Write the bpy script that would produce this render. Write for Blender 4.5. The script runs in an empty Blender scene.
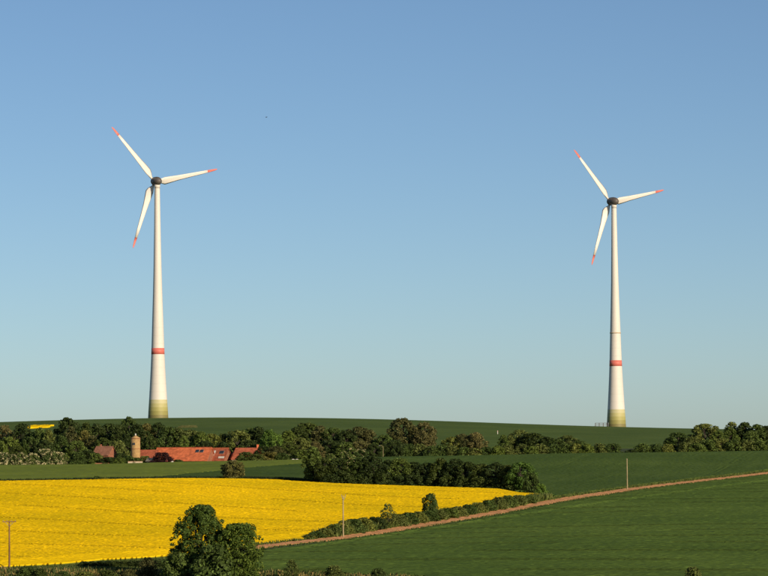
import bpy, math, random
import numpy as np
from mathutils import Matrix, Vector

R = math.radians
random.seed(7)
RNG = np.random.default_rng(11)
sc = bpy.context.scene
col = sc.collection

# ------------------------------------------------------------------ camera
EYE = 40.0
F_PX = 3200.0                      # focal length in photo pixels (768 wide)
PITCH = math.atan(152 / F_PX)
ROLL = R(-0.45)
cam_d = bpy.data.cameras.new('camera')
cam_d.sensor_width = 36.0
cam_d.lens = 36.0 * F_PX / 768.0
cam_d.clip_start = 1.0
cam_d.clip_end = 20000.0
cam = bpy.data.objects.new('camera', cam_d)
col.objects.link(cam)
CAM_M = Matrix.Translation((0, 0, EYE)) @ Matrix.Rotation(math.pi / 2 + PITCH, 4, 'X') @ Matrix.Rotation(ROLL, 4, 'Z')
cam.matrix_world = CAM_M
sc.camera = cam

# ------------------------------------------------------------------ sky, sun, exposure
SUN_EL, SUN_AZ = R(17.0), R(180 - 38)      # azimuth clockwise from +Y (the view direction)
world = bpy.data.worlds.new('World')
sc.world = world
world.use_nodes = True
wn = world.node_tree
bg = wn.nodes['Background']
sky = wn.nodes.new('ShaderNodeTexSky')
sky.sky_type = 'NISHITA'
sky.sun_disc = False
sky.sun_elevation = SUN_EL
sky.sun_rotation = SUN_AZ
sky.altitude = 100
sky.air_density = 0.64
sky.dust_density = 0.36
sky.ozone_density = 2.8
wb = wn.nodes.new('ShaderNodeMix')          # camera white balance of the sky colour
wb.data_type, wb.blend_type = 'RGBA', 'MULTIPLY'
wb.inputs[0].default_value = 1.0
wb.inputs[7].default_value = (1.03, 1.05, 1.035, 1.0)
wn.links.new(sky.outputs[0], wb.inputs[6])
wn.links.new(wb.outputs[2], bg.inputs[0])
bg.inputs[1].default_value = 0.085

sun_d = bpy.data.lights.new('sun', 'SUN')
sun_d.energy = 5.0
sun_d.angle = R(0.5)
sun_d.color = (1.0, 0.835, 0.61)
sun = bpy.data.objects.new('sun', sun_d)
col.objects.link(sun)
sv = Vector((math.sin(SUN_AZ) * math.cos(SUN_EL), math.cos(SUN_AZ) * math.cos(SUN_EL), math.sin(SUN_EL)))
sun.rotation_euler = sv.to_track_quat('Z', 'Y').to_euler()
sun.location = (200, -200, 300)

sc.view_settings.view_transform = 'Standard'
sc.view_settings.look = 'None'
sc.view_settings.gamma = 1.0
sc.view_settings.exposure = 0.0
sc.view_settings.use_curve_mapping = False

# ------------------------------------------------------------------ terrain as a smooth height function
CR = np.array(CAM_M.to_3x3())


def ray(px, py):
    d = CR @ np.array(((px - 384) / F_PX, -(py - 288) / F_PX, -1.0))
    return d / d[1]                # per metre of distance along +Y


def pt(px, py, d):
    r = ray(px, py)
    return (r[0] * d, d, EYE + r[2] * d)


ctrl = []
XS = (-60, 192, 384, 576, 830)


def row(d, ys, dz=0.0):
    for x, y in zip(XS, ys):
        p = pt(x, y, d)
        ctrl.append((p[0], p[1], p[2] + dz))


row(545, (577, 576.5, 576, 576, 576))
row(600, (557, 552, 549, 547, 546))
row(640, (544, 541, 537.5, 534, 531))
row(740, (511, 511, 513, 508, 505))
row(850, (486, 483.5, 489, 489, 485))
row(1000, (475, 472.5, 472, 471, 468))
row(1100, (468, 464.5, 460, 456.5, 452.8))
row(1135, (466.6, 463.0, 458.3, 454.6, 450.8))
row(1190, (466, 462.5, 457, 453.2, 449.6), -2.2)
row(1240, (461, 457, 451, 449, 446), -1.0)
row(1350, (443, 436, 436, 439, 441))
row(1450, (431, 424.5, 425.5, 430, 434))
row(1540, (426, 419.3, 420.7, 427, 432.2))
row(1600, (425.2, 418.7, 420.4, 426.7, 431.8))
row(1700, (426, 420.5, 422, 428, 433))
for d, dep in ((2000, -2), (2500, -14), (3200, -30), (4200, -40)):
    for x in (-350, 0, 350):
        ctrl.append((x, d, EYE + dep))
for d, z in ((480, -26), (400, -27.5), (300, -25), (200, -18), (100, -9), (40, -3.6), (0, -1.7), (-120, 3)):
    for x in (-220, 0, 220):
        ctrl.append((x, d, EYE + z))
ctrl = np.array(ctrl)
_C = ctrl[:, :2] / 100.0


def _U(r2):
    return 0.5 * r2 * np.log(r2 + 1e-12)


_n = len(_C)
_K = _U(((_C[:, None] - _C[None]) ** 2).sum(-1)) + 0.004 * np.eye(_n)
_P = np.c_[np.ones(_n), _C]
_A = np.block([[_K, _P], [_P.T, np.zeros((3, 3))]])
_W = np.linalg.solve(_A, np.r_[ctrl[:, 2], np.zeros(3)])


def H(x, y):
    """ground height at world x, y (arrays)"""
    x = np.atleast_1d(np.asarray(x, float))
    y = np.atleast_1d(np.asarray(y, float))
    sh = x.shape
    q = np.c_[np.clip(x.ravel(), -330, 330), np.clip(y.ravel(), -120, 4200)] / 100.0
    out = np.empty(len(q))
    for i in range(0, len(q), 20000):
        c = q[i:i + 20000]
        k = _U(((c[:, None] - _C[None]) ** 2).sum(-1))
        out[i:i + 20000] = k @ _W[:_n] + _W[_n] + c @ _W[_n + 1:]
    return out.reshape(sh)


def h1(x, y):
    return float(H([x], [y])[0])


_T = np.arange(460, 1760, 1.0)


def hit(px, py):
    """world point where the photo ray meets the ground"""
    r = ray(px, py)
    g = H(r[0] * _T, _T)
    z = EYE + r[2] * _T
    below = np.nonzero(z <= g)[0]
    k = int(below[0]) if len(below) else int(np.argmin(z - g))
    d = _T[k]
    if len(below) and k > 0:
        a, b = z[k - 1] - g[k - 1], z[k] - g[k]
        d = _T[k - 1] + a / (a - b + 1e-9)
    return np.array((r[0] * d, d, h1(r[0] * d, d)))


def hits(pts):
    return np.array([hit(*p) for p in pts])


def at_d(px, d):
    """ground point at photo column px and distance d"""
    x = ray(px, 455)[0] * d
    return np.array((x, d, h1(x, d)))


def vnoise(x, y, seed=0):
    rg = np.random.default_rng(seed)
    t = rg.random((256, 256))
    xi, yi = np.floor(x).astype(int), np.floor(y).astype(int)
    fx, fy = x - xi, y - yi
    fx, fy = fx * fx * (3 - 2 * fx), fy * fy * (3 - 2 * fy)
    g = lambda a, b: t[a % 256, b % 256]
    return (g(xi, yi) * (1 - fx) + g(xi + 1, yi) * fx) * (1 - fy) + (g(xi, yi + 1) * (1 - fx) + g(xi + 1, yi + 1) * fx) * fy


# ------------------------------------------------------------------ materials
def new_mat(name, rough=0.8, spec=0.2):
    m = bpy.data.materials.new(name)
    m.use_nodes = True
    nt = m.node_tree
    b = nt.nodes['Principled BSDF']
    b.inputs['Roughness'].default_value = rough
    b.inputs['Specular IOR Level'].default_value = spec
    return m, nt, b


def N(nt, kind, **kw):
    n = nt.nodes.new(kind)
    for k, v in kw.items():
        setattr(n, k, v)
    return n


def rgba(c):
    return (c[0], c[1], c[2], 1.0)


def noise_node(nt, scale, detail=3, stretch=None, coord='Object'):
    tc = N(nt, 'ShaderNodeTexCoord')
    mp = N(nt, 'ShaderNodeMapping')
    if stretch:
        mp.inputs['Scale'].default_value = stretch
    nz = N(nt, 'ShaderNodeTexNoise')
    nz.inputs['Scale'].default_value = scale
    nz.inputs['Detail'].default_value = detail
    nt.links.new(tc.outputs[coord], mp.inputs[0])
    nt.links.new(mp.outputs[0], nz.inputs['Vector'])
    return nz.outputs['Fac']


def ramp(nt, fac, stops):
    r = N(nt, 'ShaderNodeValToRGB')
    e = r.color_ramp.elements
    e[0].position, e[0].color = stops[0][0], rgba(stops[0][1])
    e[1].position, e[1].color = stops[-1][0], rgba(stops[-1][1])
    for p, c in stops[1:-1]:
        n = e.new(p)
        n.color = rgba(c)
    nt.links.new(fac, r.inputs[0])
    return r.outputs[0]


def mix(nt, fac, a, b, mode='MIX'):
    m = N(nt, 'ShaderNodeMix', data_type='RGBA', blend_type=mode)
    for s, v in ((0, fac), (6, a), (7, b)):
        if isinstance(v, (int, float)):
            m.inputs[s].default_value = v
        elif isinstance(v, tuple):
            m.inputs[s].default_value = rgba(v)
        else:
            nt.links.new(v, m.inputs[s])
    return m.outputs[2]


def attr(nt, name):
    a = N(nt, 'ShaderNodeAttribute', attribute_name=name)
    return a.outputs['Fac']


def bump(nt, b, fac, strength, dist):
    n = N(nt, 'ShaderNodeBump')
    n.inputs['Strength'].default_value = strength
    n.inputs['Distance'].default_value = dist
    nt.links.new(fac, n.inputs['Height'])
    nt.links.new(n.outputs[0], b.inputs['Normal'])


def plain(name, c, rough=0.7, var=0.15, scale=2.0, spec=0.2, stretch=None):
    m, nt, b = new_mat(name, rough, spec)
    f = noise_node(nt, scale, 4, stretch)
    lo = tuple(v * (1 - var) for v in c)
    hi = tuple(min(1, v * (1 + var)) for v in c)
    nt.links.new(ramp(nt, f, ((0.3, lo), (0.7, hi))), b.inputs['Base Color'])
    return m


def leaf_mat(name, c, c2=None, flower=None, flower_amt=0.0, trans=0.18):
    m, nt, b = new_mat(name, 0.6, 0.15)
    geo = N(nt, 'ShaderNodeNewGeometry')
    c2 = c2 or tuple(v * 2.1 for v in c)
    base = ramp(nt, geo.outputs['Random Per Island'], ((0.0, tuple(v * 0.7 for v in c)), (0.6, c), (1.0, c2)))
    oi = N(nt, 'ShaderNodeObjectInfo')
    tint = ramp(nt, oi.outputs['Random'], ((0.0, (0.68, 0.74, 0.72)), (0.5, (1.0, 1.02, 1.0)), (1.0, (1.42, 1.32, 1.0))))
    c_out = mix(nt, 1.0, base, tint, 'MULTIPLY')
    if flower:
        f = noise_node(nt, 0.9, 2)
        fr = ramp(nt, f, ((0.62 - 0.45 * flower_amt, (0, 0, 0)), (0.70 - 0.45 * flower_amt, (1, 1, 1))))
        c_out = mix(nt, fr, c_out, flower)
    nt.links.new(c_out, b.inputs['Base Color'])
    tr = N(nt, 'ShaderNodeBsdfTranslucent')
    nt.links.new(c_out, tr.inputs['Color'])
    ms = N(nt, 'ShaderNodeMixShader')
    ms.inputs[0].default_value = trans
    nt.links.new(b.outputs[0], ms.inputs[1])
    nt.links.new(tr.outputs[0], ms.inputs[2])
    nt.links.new(ms.outputs[0], nt.nodes['Material Output'].inputs[0])
    return m


def crop_mat(name, lo, mid, hi, stem, rut, big=0.02, row_scale=0.5, mottle=0.5, island=False):
    """crop canopy: stems low down, tops above, colour drifting along the drilled rows"""
    m, nt, b = new_mat(name, 0.9, 0.02)
    f1 = noise_node(nt, row_scale, 4, (0.02, 1.0, 1.0))
    f2 = noise_node(nt, big, 3)
    f3 = noise_node(nt, 1.3, 3)
    c = ramp(nt, f1, ((0.28, lo), (0.5, mid), (0.75, hi)))
    c = mix(nt, 1.0, c, ramp(nt, f2, ((0.3, (0.80, 0.84, 0.84)), (0.7, (1.14, 1.1, 1.08)))), 'MULTIPLY')
    c = mix(nt, mottle, c, ramp(nt, f3, ((0.3, (0.6, 0.64, 0.6)), (0.7, (1.28, 1.24, 1.2)))), 'MULTIPLY')
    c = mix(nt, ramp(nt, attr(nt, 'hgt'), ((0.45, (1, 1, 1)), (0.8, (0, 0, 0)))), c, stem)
    c = mix(nt, attr(nt, 'rut'), c, rut)
    nt.links.new(c, b.inputs['Base Color'])
    return m


MAT = {}
MAT['terrain'] = plain('meadow_ground', (0.055, 0.075, 0.022), 0.9, 0.35, 0.15)
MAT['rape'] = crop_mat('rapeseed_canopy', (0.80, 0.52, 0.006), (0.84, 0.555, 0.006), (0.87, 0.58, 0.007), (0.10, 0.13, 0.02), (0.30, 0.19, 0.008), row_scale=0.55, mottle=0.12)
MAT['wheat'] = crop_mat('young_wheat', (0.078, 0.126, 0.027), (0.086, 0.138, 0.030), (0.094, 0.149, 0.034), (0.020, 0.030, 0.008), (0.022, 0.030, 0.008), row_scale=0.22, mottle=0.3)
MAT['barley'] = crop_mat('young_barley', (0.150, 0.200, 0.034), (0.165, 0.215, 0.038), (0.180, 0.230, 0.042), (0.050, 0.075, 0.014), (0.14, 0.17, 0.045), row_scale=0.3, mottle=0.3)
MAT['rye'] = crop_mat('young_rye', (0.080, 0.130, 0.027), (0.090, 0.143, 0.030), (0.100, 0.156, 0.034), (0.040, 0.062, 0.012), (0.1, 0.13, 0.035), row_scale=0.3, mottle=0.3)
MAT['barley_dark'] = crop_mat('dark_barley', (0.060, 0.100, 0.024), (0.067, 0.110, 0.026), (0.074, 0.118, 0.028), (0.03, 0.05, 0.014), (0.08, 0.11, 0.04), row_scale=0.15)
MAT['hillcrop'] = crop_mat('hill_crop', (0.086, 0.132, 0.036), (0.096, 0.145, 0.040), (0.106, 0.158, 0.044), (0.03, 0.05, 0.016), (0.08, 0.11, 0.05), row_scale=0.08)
MAT['bark'] = plain('bark', (0.055, 0.045, 0.034), 0.9, 0.4, 3.0)
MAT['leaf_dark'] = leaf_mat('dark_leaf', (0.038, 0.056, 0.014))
MAT['leaf_mid'] = leaf_mat('mid_leaf', (0.06656, 0.09728, 0.02176))
MAT['leaf_olive'] = leaf_mat('olive_leaf', (0.105, 0.1254, 0.03072))
MAT['leaf_brown'] = leaf_mat('brownish_leaf', (0.09984, 0.1024, 0.03328), (0.1638, 0.151, 0.0512))
MAT['leaf_tan'] = leaf_mat('tan_leaf', (0.1434, 0.128, 0.04352), (0.2304, 0.192, 0.0704))
MAT['leaf_bright'] = leaf_mat('bright_leaf', (0.0896, 0.16, 0.02816), (0.13, 0.21, 0.04))
MAT['leaf_white'] = leaf_mat('blossom_leaf', (0.060, 0.085, 0.022), None, (0.56, 0.50, 0.27), 0.21)
MAT['leaf_cream'] = leaf_mat('candle_leaf', (0.050, 0.078, 0.020), None, (0.50, 0.44, 0.22), 0.12)
MAT['leaf_copper'] = leaf_mat('copper_leaf', (0.030, 0.012, 0.012), (0.06, 0.02, 0.02))
MAT['leaf_front'] = leaf_mat('foreground_leaf', (0.060, 0.100, 0.020), (0.14, 0.20, 0.04), trans=0.28)
MAT['grass_bank'] = leaf_mat('bank_grass', (0.075, 0.105, 0.024), (0.14, 0.16, 0.045))
MAT['grass_pale'] = leaf_mat('pale_grass', (0.15, 0.15, 0.05), (0.22, 0.21, 0.08))
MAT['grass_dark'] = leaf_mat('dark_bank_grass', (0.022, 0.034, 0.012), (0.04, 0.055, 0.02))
MAT['grass_dry'] = leaf_mat('dry_grass', (0.26, 0.20, 0.075), (0.42, 0.33, 0.14))
MAT['earth'] = plain('reddish_earth', (0.56, 0.275, 0.115), 0.95, 0.3, 0.8)
MAT['tower'] = plain('white_concrete', (0.68, 0.63, 0.57), 0.55, 0.03, 0.4, 0.3, (1, 1, 0.15))
MAT['blade'] = plain('white_gelcoat', (0.71, 0.665, 0.61), 0.4, 0.02, 0.5, 0.4)
MAT['red_paint'] = plain('red_paint', (0.66, 0.17, 0.135), 0.5, 0.06, 0.5, 0.3)
MAT['nacelle'] = plain('dark_grey_shell', (0.105, 0.09, 0.08), 0.5, 0.1, 0.4, 0.4)
MAT['steel'] = plain('galvanised_steel', (0.22, 0.22, 0.21), 0.5, 0.15, 3.0, 0.5)
MAT['door'] = plain('grey_door', (0.25, 0.27, 0.26), 0.5, 0.1, 2.0)
for i, c in enumerate(((0.20, 0.175, 0.065), (0.29, 0.265, 0.085), (0.37, 0.34, 0.12), (0.44, 0.405, 0.18), (0.52, 0.48, 0.27))):
    MAT['band%d' % i] = plain('green_band_%d' % i, c, 0.55, 0.04, 0.6, 0.3)
MAT['wood'] = plain('weathered_wood', (0.20, 0.11, 0.055), 0.9, 0.3, 2.0, 0.1, (1, 1, 0.2))
MAT['pale_wood'] = plain('pale_wood', (0.34, 0.27, 0.15), 0.9, 0.25, 2.0, 0.1, (1, 1, 0.2))
MAT['porcelain'] = plain('porcelain', (0.30, 0.25, 0.20), 0.3, 0.1, 5)
MAT['tile_red'] = plain('red_roof_tile', (0.53, 0.14, 0.058), 0.8, 0.30, 0.9)
MAT['tile_dull'] = plain('dull_roof_tile', (0.30, 0.082, 0.042), 0.85, 0.3, 1.0)
MAT['tile_brown'] = plain('brown_roof_tile', (0.26, 0.12, 0.075), 0.85, 0.3, 1.0)
MAT['brick'] = plain('ochre_brick', (0.40, 0.25, 0.105), 0.9, 0.22, 1.4)
MAT['brickred'] = plain('red_brick', (0.30, 0.12, 0.07), 0.9, 0.25, 1.4)
MAT['plaster'] = plain('plaster', (0.50, 0.40, 0.28), 0.9, 0.12, 1.0)
MAT['glass'] = plain('dark_glass', (0.03, 0.035, 0.05), 0.12, 0.1, 1.0, 0.6)
MAT['white'] = plain('white_sheet', (0.55, 0.53, 0.47), 0.5, 0.06, 1.0)
MAT['greywood'] = plain('grey_boards', (0.22, 0.20, 0.15), 0.9, 0.2, 2.0)
MAT['bird'] = plain('bird_plumage', (0.05, 0.05, 0.055), 0.8, 0.1, 3.0)


# ------------------------------------------------------------------ object helpers
def mesh_from(name, verts, faces, smooth=False):
    me = bpy.data.meshes.new(name)
    me.from_pydata([tuple(map(float, v)) for v in verts], [], [tuple(map(int, f)) for f in faces])
    if smooth:
        me.polygons.foreach_set('use_smooth', [len(p.vertices) <= 4 for p in me.polygons])
    me.update()
    return me


def quads_mesh(name, V, Q, smooth=False):
    """fast mesh from numpy verts (n,3) and quads (m,4)"""
    me = bpy.data.meshes.new(name)
    V = np.asarray(V, np.float32)
    Q = np.asarray(Q, np.int32)
    me.vertices.add(len(V))
    me.vertices.foreach_set('co', V.ravel())
    me.loops.add(Q.size)
    me.loops.foreach_set('vertex_index', Q.ravel())
    me.polygons.add(len(Q))
    me.polygons.foreach_set('loop_start', np.arange(0, Q.size, Q.shape[1], dtype=np.int32))
    me.polygons.foreach_set('loop_total', np.full(len(Q), Q.shape[1], np.int32))
    me.polygons.foreach_set('use_smooth', np.full(len(Q), smooth))
    me.update(calc_edges=True)
    me.validate()
    return me


def obj(name, me, m=None, parent=None, loc=None):
    o = bpy.data.objects.new(name, me)
    col.objects.link(o)
    if m is not None and me is not None:
        if not me.materials:
            me.materials.append(MAT[m])
        elif me.materials[0] is not MAT[m]:
            o.material_slots[0].link = 'OBJECT'
            o.material_slots[0].material = MAT[m]
    if parent:
        o.parent = parent
    if loc is not None:
        o.location = loc
    return o


def tag(o, label, cat, group=None, kind=None):
    o['label'] = label
    o['category'] = cat
    if group:
        o['group'] = group
    if kind:
        o['kind'] = kind
    return o


def thing(name, label, cat, loc, rz=0.0, group=None):
    o = bpy.data.objects.new(name, None)
    col.objects.link(o)
    o.empty_display_size = 0.5
    o.location = tuple(map(float, loc))
    o.rotation_euler = (0, 0, rz)
    return tag(o, label, cat, group)


class MB:
    def __init__(self):
        self.v, self.f = [], []

    def add(self, v, f):
        n = len(self.v)
        self.v += [tuple(p) for p in v]
        self.f += [tuple(i + n for i in q) for q in f]
        return self

    def box(self, c, s, rz=0.0):
        ca, sa = math.cos(rz), math.sin(rz)
        vs = []
        for z in (-1, 1):
            for x, y in ((-1, -1), (1, -1), (1, 1), (-1, 1)):
                a, b = x * s[0] / 2, y * s[1] / 2
                vs.append((c[0] + a * ca - b * sa, c[1] + a * sa + b * ca, c[2] + z * s[2] / 2))
        return self.add(vs, [(3, 2, 1, 0), (4, 5, 6, 7), (0, 1, 5, 4), (1, 2, 6, 5), (2, 3, 7, 6), (3, 0, 4, 7)])

    def lathe(self, prof, n=32, cap=True):
        vs, fs = [], []
        for z, r in prof:
            for i in range(n):
                a = 2 * math.pi * i / n
                vs.append((r * math.cos(a), r * math.sin(a), z))
        for k in range(len(prof) - 1):
            for i in range(n):
                j = (i + 1) % n
                fs.append((k * n + i, k * n + j, (k + 1) * n + j, (k + 1) * n + i))
        if cap:
            fs.append(tuple(range(n - 1, -1, -1)))
            fs.append(tuple((len(prof) - 1) * n + i for i in range(n)))
        return self.add(vs, fs)

    def tube(self, pts, rad, n=6):
        pts = [Vector(p) for p in pts]
        vs, fs = [], []
        for k, p in enumerate(pts):
            t = (pts[min(k + 1, len(pts) - 1)] - pts[max(k - 1, 0)]).normalized()
            a = t.cross(Vector((0.31, 0.95, 0.05))).normalized()
            b = t.cross(a)
            for i in range(n):
                q = 2 * math.pi * i / n
                vs.append(p + (a * math.cos(q) + b * math.sin(q)) * rad[k])
        for k in range(len(pts) - 1):
            for i in range(n):
                j = (i + 1) % n
                fs.append((k * n + i, k * n + j, (k + 1) * n + j, (k + 1) * n + i))
        fs.append(tuple(range(n)))
        fs.append(tuple((len(pts) - 1) * n + i for i in range(n)))
        return self.add(vs, fs)

    def mesh(self, name, smooth=False):
        return mesh_from(name, self.v, self.f, smooth)

    def build(self, name, m, parent=None, smooth=False, loc=None):
        return obj(name, self.mesh(name, smooth), m, parent, loc)


# ------------------------------------------------------------------ ground sheet
def axis(*segs):
    out = []
    for a, b, s in segs:
        out += list(np.arange(a, b, s))
    return np.array(out + [segs[-1][1]])


gx = axis((-6000, -1000, 500), (-1000, -330, 67), (-330, 330, 6), (330, 1000, 67), (1000, 6000, 500))
gy = axis((-1500, -120, 115), (-120, 460, 12), (460, 1740, 5), (1740, 4200, 60), (4200, 12000, 780))
GX, GY = np.meshgrid(gx, gy)
GZ = H(GX, GY)
nx, ny = len(gx), len(gy)
idx = np.arange(nx * ny).reshape(ny, nx)
Q = np.stack([idx[:-1, :-1], idx[:-1, 1:], idx[1:, 1:], idx[1:, :-1]], -1).reshape(-1, 4)
terrain = obj('terrain', quads_mesh('terrain', np.c_[GX.ravel(), GY.ravel(), GZ.ravel()], Q, True), 'terrain')
tag(terrain, 'rolling grassy ground under the fields and the hill', 'ground', kind='structure')


# ------------------------------------------------------------------ crop fields
def inside(P, poly):
    x, y = P[..., 0], P[..., 1]
    r = np.zeros(x.shape, bool)
    n = len(poly)
    for i in range(n):
        x1, y1 = poly[i][:2]
        x2, y2 = poly[(i + 1) % n][:2]
        c = (y1 > y) != (y2 > y)
        with np.errstate(divide='ignore', invalid='ignore'):
            r ^= c & (x < (x2 - x1) * (y - y1) / (y2 - y1 + 1e-12) + x1)
    return r


def seg_dist(P, line):
    d = np.full(P.shape[:-1], 1e9)
    for a, b in zip(line[:-1], line[1:]):
        a, b = np.array(a[:2]), np.array(b[:2])
        ab = b - a
        t = np.clip(((P - a) @ ab) / (ab @ ab), 0, 1)
        d = np.minimum(d, np.hypot(*np.moveaxis(P - (a + t[..., None] * ab), -1, 0)))
    return d


def field(name, poly, ang, du, dv, height, rough, mat, label, tram=24.0, off=0.0, extra=(), holes=(), edge=0.4, rut_h=0.35, seed=1, rutw=0.30, rut_c=0.0, taper=0.0, smooth=False):
    poly = np.asarray(poly)[:, :2]
    c0 = poly.mean(0)
    ca, sa = math.cos(ang), math.sin(ang)
    loc = (poly - c0) @ np.array(((ca, -sa), (sa, ca)))
    u0, v0 = loc.min(0) - 2
    u1, v1 = loc.max(0) + 2
    us, vs = np.arange(u0, u1, du), np.arange(v0, v1, dv)
    U, V = np.meshgrid(us, vs)
    rg = np.random.default_rng(seed)
    U = U + rg.uniform(-.3, .3, U.shape) * du
    V = V + rg.uniform(-.3, .3, V.shape) * dv
    X = c0[0] + U * ca - V * sa
    Y = c0[1] + U * sa + V * ca
    cu, cv = (U[:-1, :-1] + U[1:, 1:]) / 2, (V[:-1, :-1] + V[1:, 1:]) / 2
    cx, cy = c0[0] + cu * ca - cv * sa, c0[1] + cu * sa + cv * ca
    nzx = (vnoise(cx * .5, cy * .5, seed + 3) - .5) * 2 * edge + (vnoise(cx * .08, cy * .08, seed + 4) - .5) * 4 * edge
    CP = np.stack([cx + nzx, cy + nzx], -1)
    mk = inside(CP, poly)
    for hp in holes:
        mk &= ~inside(CP, np.asarray(hp)[:, :2])
    h = height * (0.96 + 0.06 * vnoise(X * .05, Y * .05, seed) + 0.01 * vnoise(X * .3, Y * .3, seed + 9))
    h = h + rough * (rg.random(X.shape) - .5) * 2
    rut = np.zeros(X.shape)
    if tram:
        w = (V - off + 0.6 * (vnoise(U * .02, V * 0 + 3, seed + 5) - .5)) % tram
        k = (np.abs(w - tram / 2 - .9) < rutw) | (np.abs(w - tram / 2 + .9) < rutw)
        br = vnoise(U * .03, np.floor((V - off) / tram) * 7.3, seed + 6) > 0.40
        kc = ((np.abs(w - tram / 2 - .9) < rutw + .55) | (np.abs(w - tram / 2 + .9) < rutw + .55)) & br
        rut[kc] = rut_c
        h = np.where(k & br, h * rut_h, h)
    if len(extra):
        XY = np.stack([X, Y], -1)
        for line, w in extra:
            dd = seg_dist(XY, line)
            k = (np.abs(dd - .9) < w)
            h = np.where(k, h * .6, h)
    hrel = np.clip(h / height, 0, 1.3)
    if taper:
        ed = seg_dist(np.stack([X, Y], -1), list(poly) + [poly[0]])
        h = h * np.clip(.30 + .70 * ed / taper, .3, 1)
    used = np.zeros(X.shape, bool)
    for a in (0, 1):
        for b in (0, 1):
            used[a:a + mk.shape[0], b:b + mk.shape[1]] |= mk
    vid = np.full(X.shape, -1)
    vid[used] = np.arange(used.sum())
    gz = H(X[used], Y[used])
    top = np.c_[U[used], V[used], gz + h[used]]
    bot = np.c_[U[used], V[used], gz - 0.15]
    nt_ = len(top)
    q = np.stack([vid[:-1, :-1], vid[:-1, 1:], vid[1:, 1:], vid[1:, :-1]], -1)[mk]
    pad = np.pad(mk, 1)
    sides = []
    for (sl, e) in ((pad[:-2, 1:-1], (0, 1)), (pad[1:-1, 2:], (1, 2)), (pad[2:, 1:-1], (2, 3)), (pad[1:-1, :-2], (3, 0))):
        b = mk & ~sl
        corner = [vid[:-1, :-1], vid[:-1, 1:], vid[1:, 1:], vid[1:, :-1]]
        p, r_ = corner[e[0]][b], corner[e[1]][b]
        sides.append(np.stack([r_, p, p + nt_, r_ + nt_], -1))
    Qs = np.concatenate([q] + sides)
    Vv = np.concatenate([top, bot])
    me = bpy.data.meshes.new(name)
    zc = float(gz.mean())
    Vv[:, 2] -= zc
    me = quads_mesh(name, Vv, Qs, smooth)
    for nm, val in (('hgt', np.r_[hrel[used], np.zeros(nt_)]), ('rut', np.r_[rut[used], np.zeros(nt_)])):
        a = me.attributes.new(nm, 'FLOAT', 'POINT')
        a.data.foreach_set('value', val.astype(np.float32))
    o = obj(name, me, mat)
    o.location = (c0[0], c0[1], zc)
    o.rotation_euler = (0, 0, ang)
    return tag(o, label, 'field', kind='stuff')


TRACK_PX = [(238, 550), (262, 547), (300, 542.6), (343, 538), (390, 530.5), (440, 522.3), (500, 512), (560, 500.3), (627, 490), (700, 481), (768, 473.2), (840, 466)]
TR = hits(TRACK_PX)

# top edge of the middle fields: the brow at about 1135 m
BROW = [at_d(x, 1133) for x in (880, 768, 576, 384, 192, 0, -110)]

row_a, row_b = hit(0, 533.5), hit(160, 541)
rape_ang = math.atan2(row_b[1] - row_a[1], row_b[0] - row_a[0])
RAPE_PX = [(-90, 486), (0, 485), (60, 484), (130, 482.8), (240, 482.6), (285, 483.6), (300, 485), (345, 487.5), (420, 490), (480, 492), (512, 493.2), (534, 497), (552, 497.6),
           (530, 502), (500, 506.5), (440, 517), (380, 528), (320, 538.5), (262, 544.5), (215, 554.5), (165, 557.5), (100, 561), (60, 565), (0, 568), (-90, 573)]
RAPE = hits(RAPE_PX)
field('rapeseed_field', RAPE, rape_ang, 0.38, 0.32, 1.25, 0.068, 'rape', 'wide yellow rapeseed field in bloom with faint wheel lines', tram=29.0, off=4, seed=3, taper=4.0, rut_h=.6, rutw=.34, rut_c=.30)

WHEAT_PX = [(228, 556.5), (262, 551), (300, 546.3), (343, 541), (390, 533.8), (440, 526), (500, 515.6), (560, 503.6), (627, 492.6), (700, 483.2), (768, 475.2), (900, 461)]
wp = hits(WHEAT_PX)
wheat_poly = np.concatenate([wp, np.array([(260, 540, 0), (150, 505, 0), (10, 505, 0), (6, 545, 0)]), hits([(330, 573.5), (262, 571.5), (236, 569)])])
head = hits([(300, 551), (400, 536), (500, 520), (600, 505), (700, 491), (768, 482)])
field('wheat_field', wheat_poly, R(-1.5), 0.8, 0.42, 0.55, 0.065, 'wheat', 'dark green young wheat field below the dirt track', tram=18.0, extra=((head, 0.4),), seed=5, rut_h=.35, rut_c=.52, rutw=.38, taper=3.0)

mid_hi = np.array(BROW)
mid_lo = hits([(-110, 485.3), (0, 484), (60, 483.2), (130, 481.6), (240, 481), (285, 482), (300, 483.4), (345, 486), (420, 488.6), (480, 490.6), (512, 491.5), (540, 495), (560, 497.3), (627, 487.8), (700, 478.7), (768, 470.8), (840, 463.5)])
dark_poly = hits([(135, 480.2), (190, 474.5), (240, 469.5), (290, 465.5), (345, 463), (392, 466), (420, 474), (440, 488.2), (345, 485.2), (300, 482.6), (285, 481.2), (240, 480.4), (160, 480.6)])
ma, mb_ = hit(540, 486), hit(612, 464)
split = [at_d(330, 1133), hit(345, 486)]
left_poly = np.concatenate([[split[0]], mid_hi[4:], mid_lo[:8]])
right_poly = np.concatenate([mid_hi[:4], [split[0]], mid_lo[7:]])
field('barley_field', left_poly, R(4), 1.6, 0.8, 0.45, 0.06, 'barley', 'pale yellowish green crop field below the farm', tram=30.0, off=3, holes=(dark_poly,), seed=8, rutw=0.40, rut_h=.85)
field('rye_field', right_poly, math.atan2(mb_[1] - ma[1], mb_[0] - ma[0]), 1.6, 0.8, 0.5, 0.06, 'rye', 'deep green crop field above the dirt track, up to the shrub row', tram=27.0, off=3, holes=(dark_poly,), seed=18, rutw=0.40, rut_h=.85)
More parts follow.
